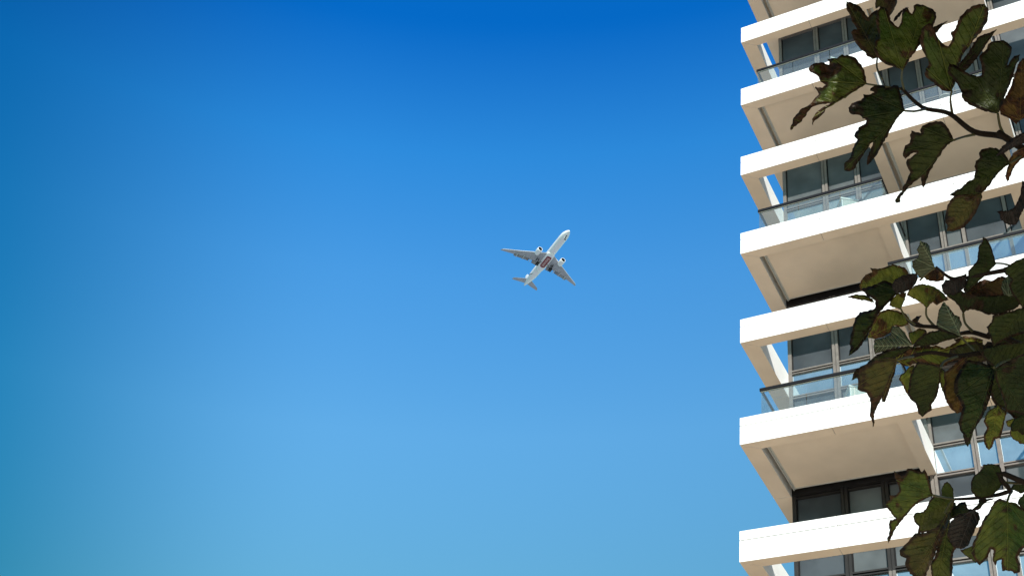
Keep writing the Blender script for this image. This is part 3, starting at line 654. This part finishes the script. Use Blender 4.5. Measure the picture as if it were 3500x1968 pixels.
# --- the leaves in view: region, distance, kind, outline
LEAVES = [
 (upper,1,2.62,'b',[(1365,118),(1375,110),(1390,150),(1420,110),(1450,50),(1462,-10),(1440,-60),(1300,-60),(1276,-10),(1265,35),(1272,80),(1300,62),(1340,72)]),
 (upper,1,2.58,'b',[(1285,508),(1240,522),(1200,500),(1175,460),(1140,440),(1110,400),(1075,350),(1055,290),(1075,262),(1110,262),(1090,230),(1060,190),(1050,140),(1020,95),(1010,40),(1013,10),(1060,25),(1110,45),(1150,80),(1180,130),(1205,155),(1225,130),(1260,100),(1285,85),(1310,200),(1320,350),(1305,450)]),
 (upper,1,2.56,'p',[(1425,195),(1440,150),(1490,95),(1535,66),(1562,68),(1540,85),(1500,112),(1480,150),(1450,180)]),
 (upper,1,2.46,'g',[(1505,618),(1430,590),(1370,570),(1320,540),(1280,500),(1255,450),(1265,400),(1268,370),(1310,340),(1290,270),(1275,200),(1275,130),(1290,90),(1310,65),(1350,70),(1380,100),(1395,150),(1400,180),(1440,225),(1468,242),(1495,200),(1500,130),(1520,88),(1555,80),(1570,110),(1590,125),(1602,100),(1605,50),(1630,37),(1700,50),(1760,75),(1802,112),(1805,150),(1790,200),(1760,260),(1710,310),(1670,340),(1660,400),(1630,440),(1590,490),(1550,550),(1525,600)]),
 (upper,1,2.56,'g',[(1190,740),(1185,680),(1170,620),(1145,570),(1110,530),(1070,500),(1020,485),(975,480),(950,495),(930,515),(890,512),(840,520),(862,545),(860,572),(830,565),(790,550),(740,555),(700,575),(678,605),(690,630),(730,650),(770,680),(785,720),(810,735),(830,750),(800,775),(740,762),(735,775),(755,800),(770,830),(740,860),(710,900),(690,920),(670,935),(620,955),(570,1010),(540,1060),(522,1110),(522,1150),(570,1110),(620,1070),(650,1030),(680,980),(720,940),(790,920),(850,910),(870,915),(830,930),(760,980),(730,1020),(710,1050),(718,1108),(735,1062),(790,1020),(820,990),(830,960),(880,935),(950,890),(1020,850),(1080,810),(1140,770)],dict(tip=(522,1150))),
 (upper,1,2.42,'d',[(1530,975),(1515,920),(1500,860),(1480,800),(1470,755),(1430,750),(1400,770),(1360,775),(1330,750),(1260,755),(1225,780),(1220,800),(1260,815),(1210,835),(1160,830),(1165,860),(1140,885),(1110,890),(1060,910),(1030,950),(1035,985),(1070,1010),(1130,1015),(1190,1060),(1180,1090),(1120,1120),(1095,1160),(1080,1200),(1110,1230),(1090,1260),(1065,1310),(1050,1380),(1000,1430),(992,1500),(1040,1510),(1080,1490),(1110,1440),(1150,1380),(1190,1320),(1238,1255),(1248,1252),(1240,1290),(1210,1360),(1190,1420),(1195,1455),(1210,1445),(1250,1400),(1290,1350),(1320,1290),(1380,1190),(1430,1090),(1470,1030),(1500,1000)],dict(tip=(1020,1470))),
 (upper,1,2.52,'d',[(1990,620),(2000,560),(2050,510),(2120,410),(2170,330),(2230,300),(2275,290),(2338,258),(2300,315),(2260,370),(2200,460),(2150,530),(2090,600),(2040,640)]),
 (upper,1,2.54,'b',[(1790,300),(1760,270),(1785,235),(1820,220),(1870,200),(1908,186),(1870,215),(1840,250),(1812,285)]),
 (upper,1,2.43,'g',[(1940,805),(1890,805),(1850,795),(1810,760),(1760,720),(1720,690),(1700,650),(1710,610),(1740,570),(1715,510),(1690,460),(1665,400),(1660,340),(1670,280),(1690,240),(1745,203),(1775,230),(1790,270),(1805,310),(1840,360),(1880,400),(1910,410),(1930,380),(1945,330),(1930,300),(1935,280),(1955,275),(1975,250),(1990,190),(2010,150),(2060,100),(2110,60),(2160,45),(2230,36),(2255,70),(2265,120),(2250,200),(2210,270),(2170,310),(2120,380),(2070,440),(2030,500),(2000,580),(1985,680),(1960,760)]),
 (upper,1,2.39,'d',[(2345,1000),(2290,995),(2200,970),(2120,935),(2060,900),(2030,860),(2020,800),(1990,740),(1950,690),(1910,650),(1905,600),(1920,558),(1960,570),(2020,610),(2090,650),(2160,675),(2200,665),(2205,620),(2195,560),(2180,500),(2220,460),(2250,430),(2260,390),(2300,365),(2380,355),(2430,375),(2470,420),(2465,470),(2440,540),(2430,580),(2490,495),(2543,480),(2535,520),(2500,600),(2470,700),(2430,800),(2390,900),(2365,970)],dict(tip=(2400,360))),
 (upper,1,2.50,'o',[(2540,1060),(2510,1095),(2470,1062),(2420,1030),(2370,1010),(2360,960),(2390,900),(2430,820),(2470,740),(2500,640),(2530,560),(2560,515),(2610,520),(2650,700),(2640,950),(2580,1040)],dict(tip=(2560,520))),
 (upper,1,2.36,'d',[(1960,1235),(1935,1180),(1900,1120),(1860,1075),(1800,1065),(1740,1080),(1680,1110),(1660,1150),(1670,1175),(1620,1165),(1585,1150),(1570,1190),(1580,1220),(1570,1260),(1530,1280),(1515,1330),(1510,1375),(1532,1400),(1548,1385),(1575,1360),(1605,1345),(1632,1347),(1595,1378),(1548,1402),(1537,1430),(1548,1468),(1575,1518),(1550,1578),(1520,1628),(1500,1688),(1460,1728),(1440,1768),(1450,1788),(1490,1778),(1485,1748),(1520,1698),(1570,1638),(1620,1595),(1670,1560),(1675,1628),(1685,1668),(1710,1628),(1720,1578),(1740,1528),(1790,1438),(1850,1348),(1900,1278)],dict(tip=(1450,1780))),
 (upper,2,2.34,'d',[(2455,150),(2430,100),(2390,50),(2340,20),(2270,10),(2200,30),(2180,70),(2190,100),(2150,130),(2140,180),(2150,220),(2130,290),(2080,310),(2030,360),(1980,385),(1920,428),(1960,440),(2040,445),(2130,440),(2200,420),(2270,350),(2330,260),(2390,200)],dict(tip=(1960,435))),
 (upper,2,2.30,'b',[(2200,410),(2130,420),(2040,425),(1960,440),(1930,470),(1900,530),(1885,600),(1880,650),(1900,700),(1895,752),(1960,747),(2050,715),(2100,660),(2150,590),(2180,520),(2210,450)]),
 (upper,2,2.38,'o',[(2610,0),(2520,30),(2480,60),(2450,110),(2440,170),(2420,230),(2410,260),(2430,318),(2460,260),(2480,200),(2520,150),(2560,110),(2610,80)]),
 (upper,1,2.33,'p',[(2620,1150),(2576,1165),(2500,1200),(2450,1240),(2380,1290),(2345,1350),(2328,1378),(2380,1360),(2450,1320),(2520,1280),(2640,1250)]),
 (upper,2,2.36,'p',[(2610,330),(2560,300),(2545,430),(2515,490),(2490,540),(2430,570),(2380,565),(2335,575),(2360,600),(2370,640),(2400,670),(2440,690),(2480,695),(2510,690),(2540,620),(2570,560),(2620,500)],dict(tip=(2380,640))),
 (middle,2,2.58,'y',[(1520,1240),(1560,1110),(1530,1070),(1480,1050),(1415,1038),(1350,1065),(1290,1080),(1218,1072),(1240,1110),(1180,1130),(1150,1170),(1128,1220),(1135,1262),(1180,1290),(1250,1290),(1400,1270)]),
 (middle,3,2.50,'d',[(1480,120),(1420,50),(1350,20),(1240,70),(1150,90),(1190,150),(1268,200),(1262,265),(1200,290),(1130,297),(1090,350),(1070,430),(1050,520),(1040,560),(1048,620),(1033,684),(1100,640),(1150,590),(1190,520),(1230,430),(1280,330),(1350,250),(1420,180)],dict(tip=(1035,680))),
 (middle,3,2.55,'y',[(1262,216),(1200,204),(1110,187),(1018,171),(1060,150),(1110,143),(1180,150),(1240,178)]),
 (middle,3,2.46,'p',[(1640,-40),(1640,10),(1620,55),(1580,95),(1520,132),(1450,136),(1420,100),(1418,60),(1440,10),(1500,-20),(1570,-38)]),
 (middle,2,2.40,'s',[(1795,1072),(1770,1010),(1755,940),(1745,880),(1720,850),(1690,843),(1658,830),(1655,870),(1630,910),(1650,950),(1640,985),(1588,1010),(1590,1060),(1620,1110),(1660,1160),(1700,1150),(1750,1110)]),
 (middle,2,2.40,'d',[(2335,1030),(2310,960),(2290,890),(2260,830),(2215,793),(2210,840),(2180,880),(2170,940),(2165,1000),(2130,1050),(2090,1090),(2080,1150),(2060,1200),(2040,1262),(2060,1290),(2140,1220),(2210,1160),(2270,1100),(2310,1060)]),
 (middle,2,2.50,'o',[(1880,1115),(1840,1090),(1800,1060),(1740,1085),(1690,1140),(1720,1180),(1800,1190),(1870,1180)]),
 (middle,3,2.47,'y',[(1715,265),(1690,230),(1640,200),(1580,170),(1543,150),(1560,110),(1610,70),(1680,50),(1770,70),(1830,100),(1880,150),(1918,190),(1860,210),(1810,240),(1775,210),(1740,245)]),
 (middle,3,2.52,'y',[(1490,272),(1450,265),(1390,245),(1400,200),(1460,140),(1542,128),(1530,190),(1505,240)]),
 (middle,3,2.42,'d',[(2040,312),(2010,260),(1960,200),(1910,170),(1850,110),(2000,100),(2100,150),(2300,155),(2480,130),(2580,190),(2500,270),(2400,310),(2330,325),(2250,320),(2180,290),(2110,275),(2070,285)],dict(tip=(2400,220))),
 (middle,3,2.40,'p',[(2070,-40),(2075,60),(2020,120),(1960,152),(1890,140),(1860,110),(1848,60),(1880,20),(1960,0)]),
 (middle,3,2.46,'o',[(2030,160),(2070,100),(2160,40),(2230,10),(2290,25),(2380,-20),(2430,0),(2440,80),(2410,150),(2250,165)]),
 (middle,3,2.38,'s',[(2440,160),(2400,150),(2370,90),(2390,20),(2440,-20),(2560,-30),(2620,60),(2600,180)]),
 (middle,3,2.35,'d',[(2600,250),(2500,280),(2300,330),(2290,390),(2245,430),(2270,500),(2290,560),(2300,605),(2400,545),(2500,510),(2600,480),(2660,400)]),
 (middle,3,2.33,'d',[(2620,-190),(2560,-175),(2500,-150),(2440,-110),(2395,-90),(2410,-40),(2470,20),(2440,70),(2480,150),(2560,260),(2650,260),(2660,0)]),
 (middle,3,2.42,'s',[(2020,520),(1930,480),(1860,460),(1808,420),(1810,380),(1820,310),(1832,270),(1870,208),(1920,260),(1960,320),(2010,340),(2020,380),(2032,410),(2012,450)]),
 (middle,3,2.38,'d',[(2030,515),(1940,540),(1860,560),(1790,590),(1700,605),(1640,600),(1590,612),(1620,560),(1660,520),(1700,490),(1760,470),(1850,452),(1950,480)]),
 (middle,3,2.58,'y',[(1200,525),(1225,440),(1265,350),(1312,298),(1370,273),(1420,280),(1470,290),(1530,310),(1565,350),(1560,410),(1500,430),(1430,420),(1400,480),(1330,520),(1270,535)]),
 (middle,3,2.48,'s',[(1592,592),(1500,600),(1400,630),(1320,650),(1262,672),(1250,600),(1260,540),(1320,530),(1400,500),(1418,420),(1470,425),(1530,480),(1562,540)]),
 (middle,3,2.54,'y',[(1590,592),(1570,540),(1558,480),(1600,470),(1660,440),(1700,450),(1722,480),(1680,512),(1620,570)]),
 (middle,3,2.56,'o',[(1700,415),(1640,420),(1600,400),(1590,370),(1630,335),(1676,328),(1660,350),(1640,385)]),
 (middle,3,2.56,'y',[(1450,720),(1430,690),(1440,655),(1520,625),(1600,610),(1700,600),(1800,590),(1880,620),(1980,560),(1958,540),(2060,508),(2150,520),(2215,545),(2210,600),(2110,655),(2020,690),(1960,720),(1900,760),(1840,785),(1760,765),(1650,745),(1560,775),(1500,765)],dict(tip=(2200,560))),
 (middle,3,2.58,'y',[(1830,760),(1880,820),(1895,880),(1880,960),(1868,1010),(1845,960),(1830,900),(1800,820)]),
 (middle,3,2.50,'y',[(1610,760),(1560,785),(1530,825),(1490,850),(1473,890),(1500,930),(1530,990),(1560,1040),(1590,1080),(1620,1000),(1640,880)]),
 (middle,3,2.34,'d',[(1595,600),(1500,600),(1350,640),(1250,700),(1180,760),(1095,800),(1070,850),(1055,900),(1110,880),(1200,830),(1320,770),(1440,700),(1530,660)]),
 (middle,3,2.30,'b',[(1462,715),(1420,700),(1350,700),(1260,720),(1190,760),(1130,800),(1108,880),(1115,930),(1110,980),(1150,1000),(1190,1010),(1220,1060),(1225,1130),(1217,1200),(1238,1260),(1245,1312),(1262,1270),(1255,1200),(1280,1140),(1310,1080),(1325,1050),(1328,1090),(1350,1092),(1378,1030),(1400,950),(1430,860),(1450,780)],dict(tip=(1245,1310),)),
 (middle,3,2.30,'d',[(1842,790),(1790,762),(1720,750),(1640,735),(1600,800),(1570,880),(1562,950),(1550,1020),(1580,1070),(1620,1100),(1640,1150),(1645,1192),(1680,1222),(1720,1190),(1766,1160),(1760,1120),(1800,1060),(1830,960),(1845,880)]),
 (middle,3,2.36,'o',[(2080,688),(2030,705),(1930,790),(1870,835),(1880,920),(1868,1000),(1890,1090),(1940,1160),(1990,1192),(2030,1180),(2060,1100),(2040,950),(2060,800)]),
 (middle,3,2.28,'d',[(2312,790),(2200,740),(2080,720),(2000,820),(1965,900),(1960,1000),(2000,1060),(2040,1130),(2020,1200),(2000,1260),(2010,1330),(2040,1370),(2055,1448),(2082,1486),(2110,1420),(2130,1350),(2160,1300),(2210,1220),(2250,1130),(2280,1050),(2300,950),(2315,850)],dict(tip=(2082,1484))),
 (middle,3,2.26,'d',[(2320,800),(2400,745),(2500,700),(2620,640),(2680,900),(2640,1250),(2560,1200),(2500,1180),(2420,1175),(2400,1080),(2370,1000),(2345,930),(2320,880)],dict(tip=(2600,1220))),
 (middle,3,2.36,'d',[(2620,560),(2400,570),(2250,600),(2180,640),(2230,720),(2330,800),(2480,800),(2640,760)]),
 (middle,3,2.36,'y',[(2350,1120),(2290,1150),(2245,1190),(2220,1260),(2250,1325),(2222,1380),(2225,1448),(2240,1490),(2268,1515),(2300,1480),(2318,1415),(2368,1405),(2390,1330),(2410,1240),(2425,1170)]),
 (middle,3,2.46,'d',[(2620,620),(2480,640),(2330,690),(2260,760),(2230,860),(2260,960),(2290,1060),(2330,1130),(2400,1150),(2480,1230),(2560,1260),(2650,1200),(2680,900)]),
 (middle,3,2.44,'b',[(2300,640),(2240,590),(2160,555),(2090,560),(2010,590),(1930,620),(1900,680),(1960,720),(2060,740),(2150,750),(2240,730)]),
 (middle,3,2.50,'d',[(2640,420),(2520,470),(2420,520),(2330,590),(2240,640),(2290,700),(2400,700),(2520,680),(2650,640)]),
 (middle,3,2.42,'d',[(2640,1180),(2560,1200),(2500,1230),(2455,1290),(2470,1350),(2520,1340),(2560,1380),(2610,1370),(2660,1290)]),
 (lower,4,2.44,'d',[(2640,560),(2560,600),(2480,640),(2440,700),(2490,690),(2540,720),(2600,700),(2660,640)]),
 (lower,4,2.46,'d',[(1975,800),(1930,800),(1880,830),(1840,900),(1850,960),(1900,980),(1950,930),(1985,870)]),
 (lower,4,2.46,'y',[(2480,60),(2450,70),(2415,85),(2430,130),(2460,140),(2450,190),(2470,230),(2510,260),(2545,285),(2600,290),(2650,200),(2600,120),(2540,80)],dict(tip=(2560,285))),
 (lower,4,2.36,'g',[(1775,735),(1760,680),(1740,600),(1720,540),(1700,505),(1680,530),(1640,520),(1590,500),(1550,500),(1530,550),(1500,570),(1460,540),(1430,520),(1440,570),(1450,610),(1470,650),(1480,700),(1440,735),(1390,735),(1400,770),(1360,790),(1365,840),(1390,870),(1420,910),(1450,940),(1400,950),(1385,990),(1395,1040),(1388,1090),(1370,1120),(1383,1158),(1410,1100),(1440,1040),(1480,980),(1530,920),(1590,850),(1650,800),(1720,760)],dict(tip=(1383,1150))),
 (lower,4,2.48,'g',[(1960,775),(1955,735),(1955,690),(1930,640),(1900,613),(1870,630),(1850,680),(1848,740),(1880,770)]),
 (lower,4,2.44,'g',[(1970,770),(1900,758),(1820,738),(1780,742),(1740,790),(1720,838),(1690,880),(1622,890),(1600,920),(1610,968),(1650,1008),(1640,1065),(1700,1062),(1780,1045),(1850,1010),(1900,930),(1950,850)],dict(tip=(1620,930))),
 (lower,4,2.38,'b',[(1910,880),(1860,950),(1800,1020),(1700,1065),(1620,1068),(1580,1110),(1550,1150),(1510,1190),(1478,1222),(1490,1270),(1540,1290),(1528,1340),(1550,1400),(1600,1450),(1650,1480),(1710,1448),(1750,1350),(1790,1270),(1820,1180),(1850,1100),(1900,1000),(1930,920)],dict(tip=(1620,1460))),
 (lower,4,2.42,'g',[(1925,930),(1890,1010),(1830,1110),(1810,1200),(1790,1280),(1750,1340),(1765,1448),(1800,1520),(1930,1520),(1950,1380),(1950,1250),(1985,1190),(1930,1130),(1920,1030)]),
 (lower,4,2.34,'p',[(2130,860),(2080,890),(2020,900),(1960,930),(1920,990),(1913,1080),(1930,1150),(1960,1190),(2020,1212),(2085,1180),(2115,1100),(2155,1020),(2190,950),(2180,890)],dict(tip=(2000,1210))),
 (lower,4,2.43,'d',[(2330,760),(2250,790),(2180,860),(2130,880),(2050,905),(1980,935),(1925,940),(1900,890),(1925,830),(1945,850),(1975,838),(2010,800),(2060,790),(2080,850),(2120,860),(2170,815),(2180,770)],dict(tip=(1930,930))),
 (lower,4,2.36,'d',[(2402,622),(2390,560),(2375,500),(2360,470),(2290,458),(2215,465),(2208,500),(2170,540),(2125,580),(2108,640),(2110,690),(2140,742),(2210,765),(2290,740),(2350,690)],dict(tip=(2130,680))),
 (lower,4,2.32,'g',[(2432,790),(2360,762),(2310,800),(2270,880),(2210,960),(2170,1060),(2130,1150),(2108,1240),(2150,1310),(2190,1352),(2210,1330),(2250,1290),(2285,1210),(2308,1215),(2300,1300),(2330,1352),(2340,1312),(2380,1300),(2385,1400),(2460,1400),(2490,1425),(2540,1412),(2545,1340),(2520,1275),(2570,1200),(2640,1160),(2640,900),(2570,850),(2500,800)],dict(tip=(2430,1410))),
 (lower,4,2.38,'g',[(2180,1150),(2100,1190),(2015,1218),(2060,1265),(2100,1290),(2150,1332),(2180,1300),(2200,1230)]),
 (lower,4,2.28,'d',[(2640,650),(2600,690),(2540,760),(2520,800),(2560,860),(2640,900),(2690,800)]),
]
for i, it in enumerate(LEAVES):
    br, rg_, d0, key, pts = it[:5]; kw = it[5] if len(it) > 5 else {}
    r_ = random.Random(i*7+1)
    kw = dict(dict(tilt=r_.uniform(-.35, .35), roll=r_.uniform(-.3, .3), fold=r_.uniform(.1, .32), curl=r_.uniform(.0, .45)), **kw)
    big = len(pts) > 30
    if big: kw['tilt'] *= .6; kw['roll'] *= .6; kw['curl'] *= .6
    leaf_from_outline(rg_, d0, key, pts, br, seed=i+1, **kw)

# --- the rest of the crown: overhead and to the right of the view, it shades the leaves seen
def fig_leaf(bm, uvl, pos, axis, nrm, size, rg):
    a = axis.normalized(); s = nrm.cross(a).normalized(); nn = a.cross(s)
    prof = [(0,0),(-.05,.14),(.02,.30),(.16,.40),(.30,.42),(.24,.28),(.38,.24),(.58,.34),(.74,.28),(.66,.14),(.84,.10),(1,0)]
    pr = prof + [(x, -y) for x, y in prof[::-1][1:-1]]
    c = bm.verts.new(pos+a*size*.3)
    vs = [bm.verts.new(pos+(a*x+s*y+nn*(.22*abs(y)-.25*x*x+rg.uniform(-.03, .03)))*size) for x, y in pr]
    for i in range(len(vs)):
        f = bm.faces.new((c, vs[i], vs[(i+1) % len(vs)])); f.smooth = True
        for lp in f.loops:
            dv = (lp.vert.co-pos)/size; lp[uvl].uv = (dv.dot(a), dv.dot(s))
bm = bmesh.new(); uvl = bm.loops.layers.uv.new('leaf'); el = bm.verts.layers.float.new('edge')
rg = random.Random(11); cnt = 0
while cnt < 950:
    p = cs(rg.uniform(.15, 2.3), rg.uniform(.85, 2.3), rg.uniform(1.2, 3.0))
    rel = p-CAM; f_, u_, r2 = rel.dot(FW), rel.dot(UP), rel.dot(RT)
    if u_-.18 < .25*f_+.08 and r2-.18 < .43*f_: continue
    ax_ = Vector((rg.gauss(0, 1), rg.gauss(0, 1), rg.gauss(-.7, .6))); nr = Vector((rg.gauss(0, .6), rg.gauss(0, .6), 1))+SUN*.8
    fig_leaf(bm, uvl, p-tree_at, ax_, nr.normalized(), rg.uniform(.16, .27), rg); cnt += 1
cnt = 0
while cnt < 150:                                     # foliage along the limbs, right of the view
    p = cs(rg.uniform(1.25, 2.0), rg.uniform(-.95, .7), rg.uniform(1.9, 2.8)); rel = p-CAM
    if rel.dot(RT)-.22 < .425*(rel.dot(FW)+.2): continue
    ax_ = Vector((rg.gauss(0, 1), rg.gauss(0, 1), rg.gauss(-.8, .5))); nr = Vector((rg.gauss(0, .6), rg.gauss(0, .6), 1))
    fig_leaf(bm, uvl, p-tree_at, ax_, nr.normalized(), rg.uniform(.13, .21), rg); cnt += 1
for v in bm.verts: v[el] = .2
me = bpy.data.meshes.new('crown'); bm.to_mesh(me); bm.free(); me.materials.append(M['g'])
link('crown', me, tree)
